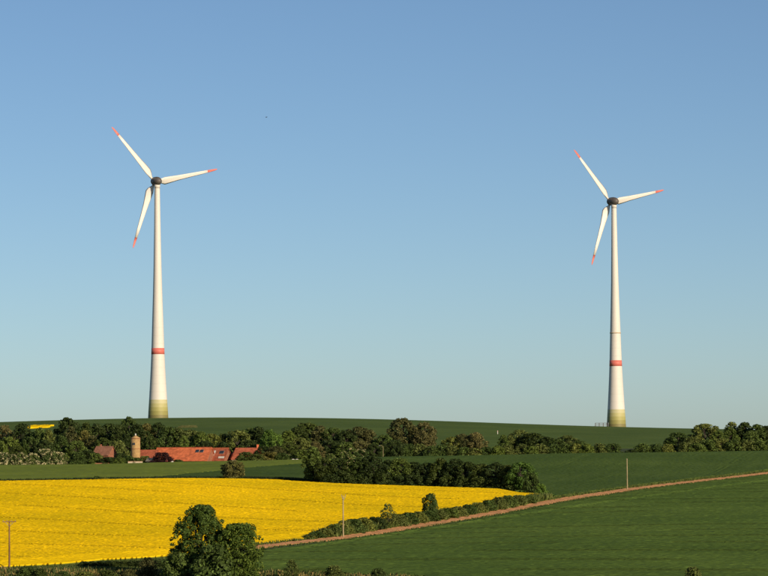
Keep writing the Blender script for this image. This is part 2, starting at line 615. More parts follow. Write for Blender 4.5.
field('barley_strip', dark_poly, R(8), 1.6, 0.8, 0.45, 0.06, 'barley_dark', 'darker green crop wedge between the yellow field and the farm', tram=0, seed=9)

hill_poly = [(-330, 1262), (-120, 1268), (60, 1262), (330, 1252), (330, 1720), (-330, 1720)]
rape2 = hits([(-40, 430), (54, 428.2), (54, 423.4), (48, 422.6), (-40, 427)])
rape2 = np.array([at_d(24, 1428), at_d(49, 1433), at_d(54, 1450), at_d(32, 1456)])
field('hill_crop_field', hill_poly, R(2), 3.0, 1.4, 0.5, 0.05, 'hillcrop', 'green crop covering the hill that carries the wind turbines', tram=36.0, holes=(rape2,), seed=12, rutw=0.7, rut_h=.9, taper=6.0)
field('rapeseed_patch', rape2, R(3), 1.6, 1.0, 1.2, 0.18, 'rape', 'small far yellow rapeseed patch high on the hill', tram=0, seed=13)


# ------------------------------------------------------------------ dirt track
def strip(name, line, w_of, n_across, lift, rough, step, seed):
    P = np.asarray(line)[:, :2]
    seg = np.hypot(*np.diff(P, axis=0).T)
    s = np.r_[0, np.cumsum(seg)]
    ss = np.arange(0, s[-1], step)
    C = np.c_[np.interp(ss, s, P[:, 0]), np.interp(ss, s, P[:, 1])]
    for _ in range(30):
        C[1:-1] = (C[:-2] + 2 * C[1:-1] + C[2:]) / 4
    T = np.gradient(C, axis=0)
    T /= np.hypot(T[:, 0], T[:, 1])[:, None]
    Nn = np.c_[-T[:, 1], T[:, 0]]
    rg = np.random.default_rng(seed)
    us = np.linspace(-1, 1, n_across)
    wl = w_of(ss) * (1 + .3 * (vnoise(ss * .1, ss * 0, seed) - .5))
    wr = w_of(ss) * (1 + .3 * (vnoise(ss * .1, ss * 0 + 9, seed) - .5))
    Wd = np.where(us[None] < 0, wl[:, None], wr[:, None]) * us[None] / 2
    XY = C[:, None] + Nn[:, None] * Wd[..., None]
    Z = H(XY[..., 0], XY[..., 1])
    prof = np.interp(us, (-1, -.9, -.6, -.45, -.25, 0, .25, .45, .6, .9, 1), (-.1, .10, .08, .0, .07, .11, .07, .0, .08, .10, -.1))
    Z = Z + lift * (prof[None] + .0) * 1.0 + .03 + rg.uniform(-rough, rough, Z.shape) * (np.abs(us) < .95)
    n, m = Z.shape
    ii = np.arange(n * m).reshape(n, m)
    q = np.stack([ii[:-1, :-1], ii[:-1, 1:], ii[1:, 1:], ii[1:, :-1]], -1).reshape(-1, 4)
    return quads_mesh(name, np.c_[XY.reshape(-1, 2), Z.ravel()], q[:, ::-1], False), C, Nn


track_me, TC, TN = strip('dirt_track', TR, lambda s: 6.0 + 0 * s, 15, 1.6, 0.035, 0.8, 21)
dirt_track = obj('dirt_track', track_me, 'earth')
tag(dirt_track, 'reddish dirt farm track climbing between the fields', 'track', kind='structure')
# the tan path corner beside the left pole
corner = hits([(-60, 574.5), (0, 572), (10, 572.4), (17, 573.2)])
cme, _, _ = strip('dirt_path', corner, lambda s: 4.0 + 0 * s, 9, 1.2, 0.03, 0.8, 22)
tag(obj('dirt_path', cme, 'earth'), 'short end of a tan dirt path below the yellow field', 'path', kind='structure')


# ------------------------------------------------------------------ grass and scrub stuff
def tufts(name, pts, hlo, hhi, mat, label, cat='grass', blades=4, spread=0.25, wid=0.10, seed=1):
    rg = np.random.default_rng(seed)
    pts = np.asarray(pts)
    n = len(pts)
    z = H(pts[:, 0], pts[:, 1])
    base = np.repeat(np.c_[pts[:, :2], z], blades, 0)
    k = len(base)
    base[:, :2] += rg.normal(0, spread, (k, 2))
    base[:, 2] = base[:, 2] - .05
    a = rg.uniform(0, 2 * math.pi, k)
    hh = np.repeat(rg.uniform(hlo, hhi, n), blades) * rg.uniform(.6, 1.0, k)
    w = wid * rg.uniform(.6, 1.4, k)
    side = np.c_[np.cos(a), np.sin(a), np.zeros(k)] * w[:, None]
    lean = np.c_[rg.normal(0, .25, (k, 2)) * hh[:, None], hh]
    V = np.stack([base - side, base + side, base + lean * .6 + side * .9, base + lean - side * .2], 1)
    o0 = V.reshape(-1, 3).mean(0)
    me = quads_mesh(name, V.reshape(-1, 3) - o0, np.arange(4 * k).reshape(-1, 4))
    o = obj(name, me, mat, loc=o0)
    return tag(o, label, cat, kind='stuff')


def along(line, n, half, seed, off=0.0):
    rg = np.random.default_rng(seed)
    P = np.asarray(line)[:, :2]
    s = np.r_[0, np.cumsum(np.hypot(*np.diff(P, axis=0).T))]
    t = rg.uniform(0, s[-1], n)
    C = np.c_[np.interp(t, s, P[:, 0]), np.interp(t, s, P[:, 1])]
    e = 1.0
    C2 = np.c_[np.interp(t + e, s, P[:, 0]), np.interp(t + e, s, P[:, 1])]
    T = C2 - C
    T /= np.maximum(np.hypot(*T.T), 1e-6)[:, None]
    return C + np.c_[-T[:, 1], T[:, 0]] * (off + rg.uniform(-half, half, n))[:, None]


def poly_scatter(poly, n, seed):
    rg = np.random.default_rng(seed)
    P = np.asarray(poly)[:, :2]
    q = rg.uniform(P.min(0), P.max(0), (n * 4, 2))
    return q[inside(q, P)][:n]


tufts('bank_grass', np.concatenate([along(TR, 5200, 1.5, 31, 4.2), along(TR, 1500, .7, 37, 2.7)]), .3, .9, 'grass_bank', 'rough green grass bank along the upper edge of the dirt track', seed=32)
tufts('track_edge_grass', along(TR, 2600, .5, 33, -3.0), .15, .45, 'grass_bank', 'thin ragged grass along the lower edge of the dirt track', seed=34)
hedge_line = hits([(328, 537.5), (343, 535), (390, 527.5), (440, 519), (500, 509), (545, 500)])
tufts('hedge_grass', along(hedge_line, 6500, 2.2, 51, .6), .9, 2.3, 'grass_bank', 'tall rank grass and nettles filling the hedge by the track', wid=.16, seed=52)
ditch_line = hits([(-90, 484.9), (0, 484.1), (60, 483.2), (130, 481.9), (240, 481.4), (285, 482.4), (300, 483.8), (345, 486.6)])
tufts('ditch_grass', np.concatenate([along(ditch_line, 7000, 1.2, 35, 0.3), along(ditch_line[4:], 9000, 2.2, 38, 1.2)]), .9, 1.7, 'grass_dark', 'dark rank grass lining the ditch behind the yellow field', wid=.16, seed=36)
verge = np.concatenate([hits([(-90, 571.5), (0, 569.5), (40, 571.2), (90, 571), (150, 571.4), (235, 570.5), (330, 575), (420, 578)]), np.array([(20, 500, 0), (-130, 500, 0)])])
tufts('verge_grass', poly_scatter(verge, 9000, 41), .4, 1.0, 'grass_dry', 'dry straw coloured verge grass in front of the fields', wid=.09, seed=42)
tufts('verge_weeds', poly_scatter(verge, 5000, 43), .5, 1.3, 'grass_bank', 'green weeds growing through the dry front verge', wid=.14, seed=44)
wedge = hits([(20, 568.3), (60, 566), (100, 562.3), (165, 558.6), (235, 555), (236, 568), (165, 571), (90, 570.5), (40, 570.5)])
tufts('meadow_grass', poly_scatter(wedge, 9000, 45), .15, .35, 'grass_bank', 'short green meadow wedge below the yellow field', wid=.12, seed=46)
dry = [at_d(178, 1405), at_d(197, 1405), at_d(196, 1425), at_d(182, 1425)]
tufts('pale_grass_patch', poly_scatter(dry, 1600, 47), .6, 1.0, 'grass_pale', 'pale grass patch on the hill beside the turbine', wid=.25, seed=48)


# ------------------------------------------------------------------ trees
def crown(name, blobs, n, size, seed, jit=0.55, core=True):
    rg = np.random.default_rng(seed)
    B = np.array(blobs, float)
    p = B[:, 3] ** 2
    k = rg.choice(len(B), n, p=p / p.sum())
    d = rg.normal(size=(n, 3))
    d[:, 2] += .15
    d /= np.linalg.norm(d, axis=1)[:, None]
    rr = B[k, 3] * rg.uniform(.55, 1.08, n) ** .7
    P = B[k, :3] + d * rr[:, None] * np.array((1, 1, .85))
    nm = d + rg.normal(0, jit, (n, 3))
    nm /= np.linalg.norm(nm, axis=1)[:, None]
    t = np.cross(nm, rg.normal(size=(n, 3)))
    t /= np.linalg.norm(t, axis=1)[:, None]
    b = np.cross(nm, t)
    s = size * rg.uniform(.55, 1.3, n)
    t *= s[:, None]
    b *= (s * rg.uniform(.5, .9, n))[:, None]
    V = np.stack([P - t * .9, P - b * .8 + t * .1, P + t, P + b * .9 - t * .15], 1).reshape(-1, 3)
    V[:, 2] = np.maximum(V[:, 2], 0.02)
    return quads_mesh(name, V, np.arange(4 * n).reshape(-1, 4))


def trunk(name, h, r, blobs, seed, bare=None):
    rg = random.Random(seed)
    mb = MB()
    lean = (rg.uniform(-.3, .3), rg.uniform(-.3, .3))
    top = h * .82
    pts = [(lean[0] * t * t, lean[1] * t * t, top * t - 0.25 * (t == 0)) for t in (0, .06, .25, .5, .75, 1)]
    mb.tube(pts, [r * 1.5, r * 1.05, r * .85, r * .6, r * .35, r * .1], 8)
    for (x, y, z, br) in blobs:
        if rg.random() < .75:
            z0 = max(.12 * h, min(z * .6, top * .8))
            t = z0 / top
            s = Vector((lean[0] * t * t, lean[1] * t * t, z0))
            e = Vector((x, y, z))
            m = (s + e) / 2 + Vector((0, 0, -.08 * h * .5))
            mb.tube([s, m, e], [r * .42, r * .26, r * .08], 5)
    return mb.mesh(name, True)


def blobs_for(kind, h, w, seed):
    rg = random.Random(seed)
    out = []
    if kind == 'round':
        lo, hi, prof, nb, bs = .18, 1.0, lambda t: math.sqrt(max(0, 1 - (2 * t - .92) ** 2 * .95)), 34, .165
    elif kind == 'tall':
        lo, hi, prof, nb, bs = .12, 1.0, lambda t: .35 + .65 * math.sin(math.pi * min(1, t * .95 + .12)), 36, .18
    elif kind == 'cone':
        lo, hi, prof, nb, bs = .08, 1.0, lambda t: 1.0 - .75 * max(0, t - .25), 40, .15
    else:                              # bush down to the ground
        lo, hi, prof, nb, bs = .0, 1.0, lambda t: math.sqrt(max(.05, 1 - t * t * .9)), 22, .21
    for i in range(nb):
        t = (i + rg.uniform(.2, .8)) / nb
        br = w * bs * rg.uniform(.65, 1.15) * (1 - .35 * t)
        R_ = max(0, w / 2 * prof(t) - br * .85)
        a = i * 2.4 + rg.uniform(-.5, .5)
        q = R_ * math.sqrt(rg.uniform(.35, 1))
        z = (lo + (hi - lo) * t) * h
        z = min(max(z, br * .55), h - br * .8)
        out.append((q * math.cos(a), q * math.sin(a), z, br))
    return out


PROTO = {}


def proto(key, kind, h, w, n, size, r, seed, jit=.55):
    b = blobs_for(kind, h, w, seed)
    cm = crown('crown_' + key, b, n, size, seed, jit)
    tm = trunk('trunk_' + key, h, r, b, seed)
    tm.materials.append(MAT['bark'])
    cm.materials.append(MAT['leaf_mid'])
    co = np.empty(len(cm.vertices) * 3, np.float32)
    cm.vertices.foreach_get('co', co)
    co = co.reshape(-1, 3)
    ww = np.percentile(np.hypot(co[:, 0], co[:, 1]), 97) * 2
    PROTO[key] = (cm, tm, float(np.percentile(co[:, 2], 99.7)), float(ww))


for i in range(4):
    proto('round%d' % i, 'round', 10, 9, 5600, .28, .28, 100 + i)
    proto('tall%d' % i, 'tall', 12, 8, 5800, .30, .26, 200 + i)
    proto('bush%d' % i, 'bush', 4, 5, 3400, .19, .10, 300 + i)
for i in range(2):
    proto('sparse%d' % i, 'tall', 11, 7, 1700, .32, .22, 400 + i, .8)

TREE_N = [0]


def plant(px, ytop, wpx, d, shape, leaf, label, group=None, base_px=None, cat=None, name=None, hmin=None):
    """a tree or shrub standing on the ground at photo column px and distance d (or where the ray of base_px meets the ground)"""
    g = hit(px, base_px) if base_px is not None else at_d(px, d)
    d = g[1]
    topz = EYE + ray(px, ytop)[2] * d
    h = topz - g[2]
    w = wpx * d / F_PX * (1.25 if shape == 'bush' else 1.15)
    if hmin:
        h = max(h, hmin)
    TREE_N[0] += 1
    i = TREE_N[0]
    nk = {'sparse': 2}.get(shape, 4)
    key = shape + str(i % nk)
    cm, tm, ph, pw = PROTO[key]
    bushy = shape == 'bush'
    o = thing(name or ('shrub' if bushy else 'tree'), label, cat or ('shrub' if bushy else 'tree'), g, (i * 2.399) % 6.283, group)
    sx = w / pw * random.uniform(.95, 1.1)
    o.scale = (sx, sx * random.uniform(.9, 1.15), h / ph)
    obj('trunk', tm, 'bark', o)
    obj('crown', cm, 'leaf_' + leaf, o)
    return o


ADJ = {'dark': 'dark green', 'mid': 'mid green', 'olive': 'olive green', 'brown': 'brownish olive', 'tan': 'tan budding', 'bright': 'fresh bright green', 'white': 'white blossoming', 'cream': 'cream flowering', 'copper': 'dark copper leaved'}
SH = {'round': 'round', 'tall': 'tall', 'sparse': 'thin open', 'bush': 'low'}


ORD = 'first second third fourth fifth sixth seventh eighth ninth tenth eleventh twelfth thirteenth fourteenth fifteenth sixteenth seventeenth eighteenth nineteenth twentieth twenty-first twenty-second twenty-third'.split()


def number(objs, template):
    for i, o in enumerate(objs):
        o['label'] = template % ORD[i]


def belt(rows, where):
    out = []
    for (px, yt, w, d, shape, leaf) in rows:
        noun = 'shrub' if shape == 'bush' else 'tree'
        out.append(plant(px, yt, w, d, shape, leaf, '%s %s %s %s' % (SH[shape], ADJ[leaf], noun, where), '%s %s %ss %s' % (SH[shape], ADJ[leaf], noun, where)))
    return out


belt([(-26, 430, 24, 1225, 'round', 'dark'), (-8, 428, 20, 1215, 'tall', 'mid'), (5, 425.5, 20, 1235, 'round', 'tan'), (22, 424, 24, 1222, 'round', 'dark'), (40, 428, 20, 1215, 'round', 'mid'), (30, 437, 22, 1192, 'round', 'mid'), (8, 437, 22, 1192, 'round', 'mid'),
      (49, 430, 16, 1210, 'tall', 'olive'), (67, 418, 25, 1240, 'round', 'dark'), (71, 427, 18, 1216, 'sparse', 'brown'), (61, 435, 18, 1190, 'tall', 'mid'), (76, 441, 20, 1184, 'round', 'mid'), (86, 423, 20, 1232, 'tall', 'dark'),
      (85, 431, 18, 1200, 'sparse', 'brown'), (45, 440, 20, 1186, 'round', 'dark'), (18, 446, 18, 1180, 'round', 'dark')], 'in the thicket behind the blossoming shrubs')
belt([(97, 424, 20, 1242, 'tall', 'dark'), (109, 424, 24, 1245, 'round', 'dark'), (129, 417, 18, 1262, 'round', 'mid'), (120, 425, 22, 1230, 'round', 'dark'), (137, 424, 22, 1226, 'tall', 'dark'), (147, 424, 20, 1232, 'tall', 'brown'),
      (158, 423, 24, 1232, 'round', 'dark'), (169, 427, 22, 1216, 'round', 'mid'), (179, 428, 20, 1216, 'tall', 'olive'), (93, 436, 18, 1195, 'sparse', 'brown'), (103, 438, 20, 1190, 'round', 'dark'), (150, 436, 18, 1200, 'round', 'dark'), (126, 434, 18, 1200, 'tall', 'dark')],
     'crowding behind the brick silo')
belt([(190, 430, 22, 1216, 'round', 'olive'), (201, 432, 20, 1210, 'tall', 'mid'), (212, 434, 22, 1216, 'round', 'olive'), (224, 434, 20, 1220, 'tall', 'olive'), (237, 430.5, 26, 1216, 'round', 'olive'), (250, 428, 22, 1228, 'round', 'mid'),
      (258, 427, 22, 1222, 'tall', 'dark'), (269, 430, 18, 1200, 'tall', 'bright'), (276, 434, 16, 1182, 'round', 'bright'), (264, 446, 18, 1150, 'round', 'dark'), (276, 446, 18, 1148, 'round', 'brown'), (205, 441, 20, 1200, 'round', 'dark'), (222, 442, 18, 1200, 'round', 'dark'), (184, 436, 16, 1196, 'tall', 'mid'),
      (248, 440, 18, 1195, 'round', 'dark')], 'behind the red farm roofs')
belt([(288, 431, 22, 1216, 'tall', 'mid'), (298, 427.5, 24, 1222, 'round', 'dark'), (308, 423, 28, 1236, 'round', 'dark'), (321, 426, 24, 1222, 'tall', 'brown'), (334, 428, 24, 1222, 'round', 'mid'), (300, 438, 22, 1180, 'round', 'olive'), (288, 442, 20, 1170, 'round', 'dark'),
      (346, 431, 22, 1216, 'round', 'dark'), (358, 427, 26, 1222, 'round', 'brown'), (369, 430, 22, 1220, 'tall', 'brown'), (330, 440, 20, 1175, 'round', 'dark'), (345, 442, 22, 1172, 'round', 'mid'), (361, 441, 20, 1174, 'round', 'brown'), (384, 435, 22, 1212, 'round', 'mid'), (395, 440, 18, 1196, 'round', 'dark'), (374, 444, 16, 1168, 'round', 'dark')],
     'in the tree belt above the dark copse')
plant(316, 442, 16, 1160, 'tall', 'tan', 'slender tan budding tree at the front of the tree belt')
plant(403, 418.5, 28, 1240, 'round', 'brown', 'big brownish olive tree rising to the skyline, the tallest of its belt')
plant(425, 422.5, 23, 1236, 'round', 'tan', 'broad tan tinged tree next to the tallest brown tree')
belt([(452, 437, 20, 1216, 'round', 'olive'), (463, 434, 22, 1216, 'round', 'brown'), (504, 435, 15, 1210, 'tall', 'mid'), (519, 430, 24, 1222, 'round', 'olive'), (533, 433, 28, 1216, 'round', 'dark'), (547, 437, 22, 1210, 'round', 'dark'), (557, 439, 20, 1206, 'round', 'mid'), (568, 435.5, 24, 1212, 'round', 'olive'), (579, 441, 18, 1200, 'round', 'mid')],
     'standing behind the shrub row on the hill foot')
plant(476, 432.5, 20, 1214, 'round', 'tan', 'rusty tan tree standing behind the shrub row')
row_a_ = belt([(398, 446, 14, 1168, 'bush', 'dark'), (408, 444, 16, 1172, 'bush', 'mid'), (420, 444, 17, 1172, 'bush', 'olive'), (431, 446, 15, 1166, 'bush', 'mid'), (442, 445, 16, 1168, 'bush', 'mid'), (453, 446, 15, 1166, 'bush', 'olive'), (464, 447, 15, 1164, 'bush', 'mid'), (475, 448, 14, 1162, 'bush', 'olive'),
      (486, 447, 15, 1164, 'bush', 'mid'), (497, 446, 15, 1164, 'bush', 'mid'), (508, 445, 16, 1166, 'bush', 'olive'), (522, 444, 14, 1166, 'bush', 'olive'), (532, 446, 12, 1164, 'bush', 'mid'), (541, 444, 16, 1168, 'bush', 'olive'), (553, 444, 15, 1168, 'bush', 'mid'), (565, 443.5, 15, 1168, 'bush', 'mid'),
      (576, 443.5, 15, 1168, 'bush', 'olive'), (587, 444, 14, 1166, 'bush', 'mid'), (600, 443.5, 15, 1168, 'bush', 'olive'), (613, 443.5, 15, 1168, 'bush', 'mid')], 'in the row along the upper field edge')
row_b_ = belt([(632, 449.5, 11, 1164, 'bush', 'dark'), (643, 443.5, 15, 1168, 'bush', 'mid'), (656, 443.8, 15, 1168, 'bush', 'mid'), (668, 444, 14, 1168, 'bush', 'olive'), (685, 442, 16, 1170, 'bush', 'olive'), (697, 443, 15, 1168, 'bush', 'mid'), (708, 440, 17, 1172, 'bush', 'mid'), (721, 438.5, 18, 1172, 'bush', 'olive'), (735, 440, 16, 1170, 'bush', 'mid'),
      (748, 440, 18, 1170, 'bush', 'olive'), (761, 441, 16, 1168, 'bush', 'mid'), (774, 440, 18, 1168, 'bush', 'mid'), (788, 441, 18, 1168, 'bush', 'olive')], 'in the row under the eastern tree clump')
belt([(678, 432.5, 22, 1222, 'round', 'mid'), (692, 437, 18, 1210, 'round', 'olive'), (719, 431, 18, 1206, 'tall', 'mid'), (730, 427, 16, 1226, 'tall', 'mid'), (745, 422.5, 20, 1232, 'tall', 'dark'), (757, 424.5, 20, 1226, 'tall', 'mid'), (767, 426, 18, 1226, 'tall', 'dark'), (752, 431, 18, 1200, 'round', 'mid'), (781, 424, 22, 1226, 'round', 'mid'), (797, 427, 22, 1226, 'tall', 'dark')],
     'in the clump on the skyline shoulder')
plant(705.5, 424, 25, 1232, 'round', 'olive', 'round olive tree whose dome stands alone against the sky')
plant(732, 422, 17, 1236, 'sparse', 'olive', 'half bare open tree with sky showing through its top')

number(row_a_[::-1], '%s low shrub of the upper field row, counted from the gap under the platform turbine')
number(row_b_, '%s low shrub of the clump foot row, counted from the gap under the platform turbine')
# blossoming shrubs at the far left
haw = []
for (px, yt, w) in ((-20, 453, 14), (-8, 452, 14), (3, 452.5, 13), (13, 454.5, 12), (22, 452.5, 13), (33, 453, 12), (45, 449, 15), (54, 451.5, 13), (61, 452.5, 11)):
    haw.append(plant(px, yt, w, 1146, 'bush', 'white', 'hawthorn', 'hawthorn shrubs in blossom', name='hawthorn_shrub'))
number(haw[::-1], '%s cream blossoming hawthorn shrub of the row, counted from its end nearest the farm')
# shrubs around the farm
plant(118, 441, 20, 1176, 'bush', 'olive', 'sunlit olive bush beside the brown roofed house', hmin=4)
plant(161.5, 452.5, 19, 1140, 'bush', 'copper', 'dark copper leaved bush in front of the long red barn', name='copper_beech_bush')
belt([(96, 453, 14, 1146, 'bush', 'mid'), (121, 453, 14, 1148, 'bush', 'dark'), (128, 455.5, 12, 1144, 'bush', 'mid'), (145, 456, 12, 1144, 'bush', 'olive'), (108, 457, 15, 1142, 'bush', 'dark'), (119, 457.5, 13, 1142, 'bush', 'mid'), (88, 450, 16, 1148, 'bush', 'dark'), (78, 452, 15, 1146, 'bush', 'mid'), (136, 457.5, 11, 1142, 'bush', 'mid'), (178, 459.5, 10, 1141, 'bush', 'dark')],
     'in the farm garden')
belt([(246, 452, 17, 1144, 'bush', 'dark'), (258, 454, 15, 1143, 'bush', 'olive'), (270, 452, 16, 1144, 'bush', 'brown'), (281, 453, 14, 1143, 'bush', 'mid'), (303, 450, 17, 1146, 'bush', 'mid')], 'beside the hip roofed farmhouse')
for (px, yt, w) in ((289, 454, 8), (300, 453.5, 7), (331, 453.5, 10), (344, 451, 9), (352, 448, 14), (361, 449, 12)):
    plant(px, yt, w, 1148, 'bush', 'cream', 'small pale flowering bush at the foot of the tree belt', 'pale flowering bushes under the tree belt', name='flowering_bush')

# lone trees on the field margin
plant(233, 460.5, 22, None, 'round', 'brown', 'lone round brownish tree on the margin between green and yellow fields', base_px=481.6)
plant(97, 476, 9, None, 'bush', 'mid', 'tiny leafy bush on the far edge of the yellow field', base_px=482.4)
plant(104, 477, 9, None, 'bush', 'olive', 'tiny pale bush on the far edge of the yellow field', base_px=482.4)

# copse on the far edge of the rapeseed
COP = 'dark green tree in the dense copse behind the yellow field'
copse = [(313, 447, 19, 485.5, 'tall', 'mid'), (325, 458, 20, 487, 'round', 'dark'), (338, 458, 22, 487.4, 'round', 'dark'), (360, 457.5, 20, 488.3, 'tall', 'mid'), (372, 456, 24, 488.8, 'round', 'dark'),
         (388, 460, 20, 489, 'round', 'dark'), (401, 458.5, 24, 489.4, 'round', 'mid'), (414, 462, 20, 489.6, 'round', 'dark'), (427, 463, 20, 490, 'round', 'dark'), (441, 458.5, 22, 490.5, 'tall', 'dark'), (455, 459, 22, 491, 'round', 'dark'),
         (468, 462, 22, 491.4, 'round', 'dark'), (482, 464, 20, 491.8, 'round', 'dark'), (496, 462.5, 22, 492.2, 'round', 'dark'), (508, 465, 20, 492.6, 'round', 'dark')]
cop = []
for (px, yt, w, yb, s, l) in copse:
    cop.append(plant(px, yt, w, None, s, l, ('tall ' if s == 'tall' else 'round ') + (ADJ[l] + ' tree in the dense copse behind the yellow field'), 'trees of the dense copse', base_px=yb - 1.2))
number(cop[::-1], '%s green copse tree counted from the sunlit tree that closes the copse')
plant(350, 455, 18, None, 'tall', 'cream', 'copse tree with cream flower candles behind the yellow field', base_px=486.6)
plant(521, 462.5, 26, None, 'round', 'bright', 'sunlit fresh green tree closing the east end of the copse', base_px=492)
und = []
for (px, yt, w, yb) in ((332, 474, 18, 487.2), (348, 473, 18, 487.8), (366, 474, 18, 488.4), (383, 473, 18, 489), (398, 475, 18, 489.3), (415, 475, 18, 489.8), (432, 476, 18, 490.2), (448, 475, 18, 490.8), (464, 477, 18, 491.3), (480, 477, 18, 491.8), (496, 478, 18, 492.2), (510, 477, 18, 492.6)):
    und.append(plant(px, yt, w, None, 'bush', 'dark', 'dark undergrowth shrub at the foot of the copse', 'undergrowth shrubs of the copse', base_px=yb - .8))
number(und[::-1], '%s undergrowth shrub at the copse foot, counted from the sunlit end tree')
plant(532, 473, 16, None, 'bush', 'mid', 'bushy green shrub at the rounded end of the copse', base_px=494)
plant(541, 484, 12, None, 'bush', 'bright', 'last low shrub where the copse meets the dirt track', base_px=496.5)

# hedge between rapeseed and track
hp = [(308, 534.5, 12, 540.8), (316, 531.5, 14, 539.8), (325, 528, 14, 538.7), (334, 524, 15, 537.4), (344, 520.5, 15, 536), (354, 519, 16, 534.6), (364, 517.5, 16, 533), (375, 517, 17, 531.2), (398, 514.5, 16, 527.8), (408, 512.5, 15, 526), (418, 511.5, 15, 524.5), (428, 511, 15, 522.9),
      (438, 509.5, 15, 521.3), (448, 508, 15, 519.6), (458, 506.5, 14, 517.9), (468, 504.5, 14, 516.2), (478, 502.5, 14, 514.5), (488, 500, 14, 512.7), (498, 497, 14, 511), (508, 495.5, 13, 509), (518, 495, 13, 507), (528, 495.5, 12, 505)]
hdg = []
for k, (px, yt, w, yb) in enumerate(hp):
    l = 'dark' if px == 375 else ('olive', 'mid', 'olive', 'mid')[k % 4]
    lab = 'very dark bush in the hedge next to the spiky sapling' if px == 375 else '%s hedge shrub between the yellow field and the dirt track' % ADJ[l]
    o = plant(px, yt, w * 1.15, None, 'bush', l, lab, None if px == 375 else 'hedge shrubs along the dirt track', base_px=yb - 1.0, name='hedge_shrub')
    if px != 375:
        hdg.append(o)
number(hdg[::-1], '%s hedge shrub along the dirt track, counted from the copse end of the hedge')
plant(388, 504, 15, None, 'sparse', 'olive', 'spiky open sapling sticking out of the hedge', base_px=528.5, name='sapling')
plant(430.5, 493.5, 15, None, 'round', 'mid', 'small round tree growing out of the hedge', base_px=521.5)

# foreground
def front_tree(px, ytop, wpx, d, prof, n, size, seed, label):
    """prof: (height fraction, half width fraction) pairs of the crown outline"""
    g = at_d(px, d)
    h = EYE + ray(px, ytop)[2] * d - g[2]
    w = wpx * d / F_PX
    rg = random.Random(seed)
    b = []
    pt_, pw_ = [p[0] for p in prof], [p[1] for p in prof]
    for i in range(120):
        t = (i + rg.random()) / 120 * .97 + .03
        hw = w / 2 * float(np.interp(t, pt_, pw_))
        r = min(rg.uniform(.55, 1.25), .35 + hw * .6)
        a = i * 2.399 + rg.uniform(-.4, .4)
        q = max(0, hw - r * .7) * (rg.uniform(.25, 1) ** .5 if i % 5 else 1.12)
        b.append((q * math.cos(a), q * math.sin(a), min(max(t * h, r * .6), h - r * .8), r))
    for i in range(70):
        t = .12 + .86 * rg.random()
        hw = w / 2 * float(np.interp(t, pt_, pw_)) * rg.uniform(.95, 1.16)
        a = rg.uniform(0, 6.283)
        r = rg.uniform(.22, .5)
        b.append((hw * math.cos(a), hw * math.sin(a), min(t * h + rg.uniform(0, .5), h + .1 - r), r))
    o = thing('tree', label, 'tree', g)
    cm = crown('crown', b, n, size, seed, .6)
    obj('trunk', trunk('trunk', h, .34, b[20:100:3], seed), 'bark', o)
    obj('crown', cm, 'leaf_front', o)
    return o


front_tree(200.5, 505, 62, 538, ((0, .8), (.15, 1), (.45, .95), (.6, .85), (.75, .68), (.88, .45), (1, .12)), 23000, .21, 904, 'tall leafy green tree with pointed crown standing before the yellow field')
front_tree(237, 523.5, 46, 535, ((0, .8), (.2, .95), (.6, 1), (.8, .92), (.92, .7), (1, .35)), 15000, .21, 911, 'shorter leafy green tree leaning against the pointed tree')
plant(213, 545, 34, 530, 'bush', 'mid', 'dense green bush filling the gap under the two leafy trees')
plant(176, 552, 22, 533, 'bush', 'mid', 'leafy bush at the west foot of the pointed tree')
plant(147, 557.5, 17, 541, 'bush', 'brown', 'greyish brown bush in the verge next to the leafy trees')
plant(291, 560, 15, 536, 'sparse', 'olive', 'thin olive bush on the verge below the wheat field', name='shrub', cat='shrub')
plant(333, 565.5, 18, 534, 'bush', 'olive', 'low olive weed bush on the verge below the wheat', hmin=1.5)
plant(377, 568.5, 14, 531, 'bush', 'dark', 'dark green bush poking up from the verge', hmin=1.5)
plant(692, 567, 18, 528, 'bush', 'olive', 'lone rounded bush standing at the near edge of the wheat field', hmin=1.5)
for px in range(84, 172, 8):  # dark shrubs added to stand in for the shadow band below the rapeseed
    plant(px, 561.3 - (px - 84) * .012, 10, None, 'bush', 'dark', 'blackish low shrub added for the shadow band under the yellow field', 'added dark shrubs for the shadow band under the yellow field', base_px=566.2 + (px - 84) * .012)
belt([(26, 566, 16, 541, 'bush', 'mid'), (40, 568.5, 15, 539, 'bush', 'dark'), (62, 571, 15, 535, 'bush', 'mid'), (84, 571.5, 15, 535, 'bush', 'olive'), (108, 570, 15, 536, 'bush', 'dark'), (128, 569, 15, 536, 'bush', 'brown')], 'in the front verge below the yellow field')


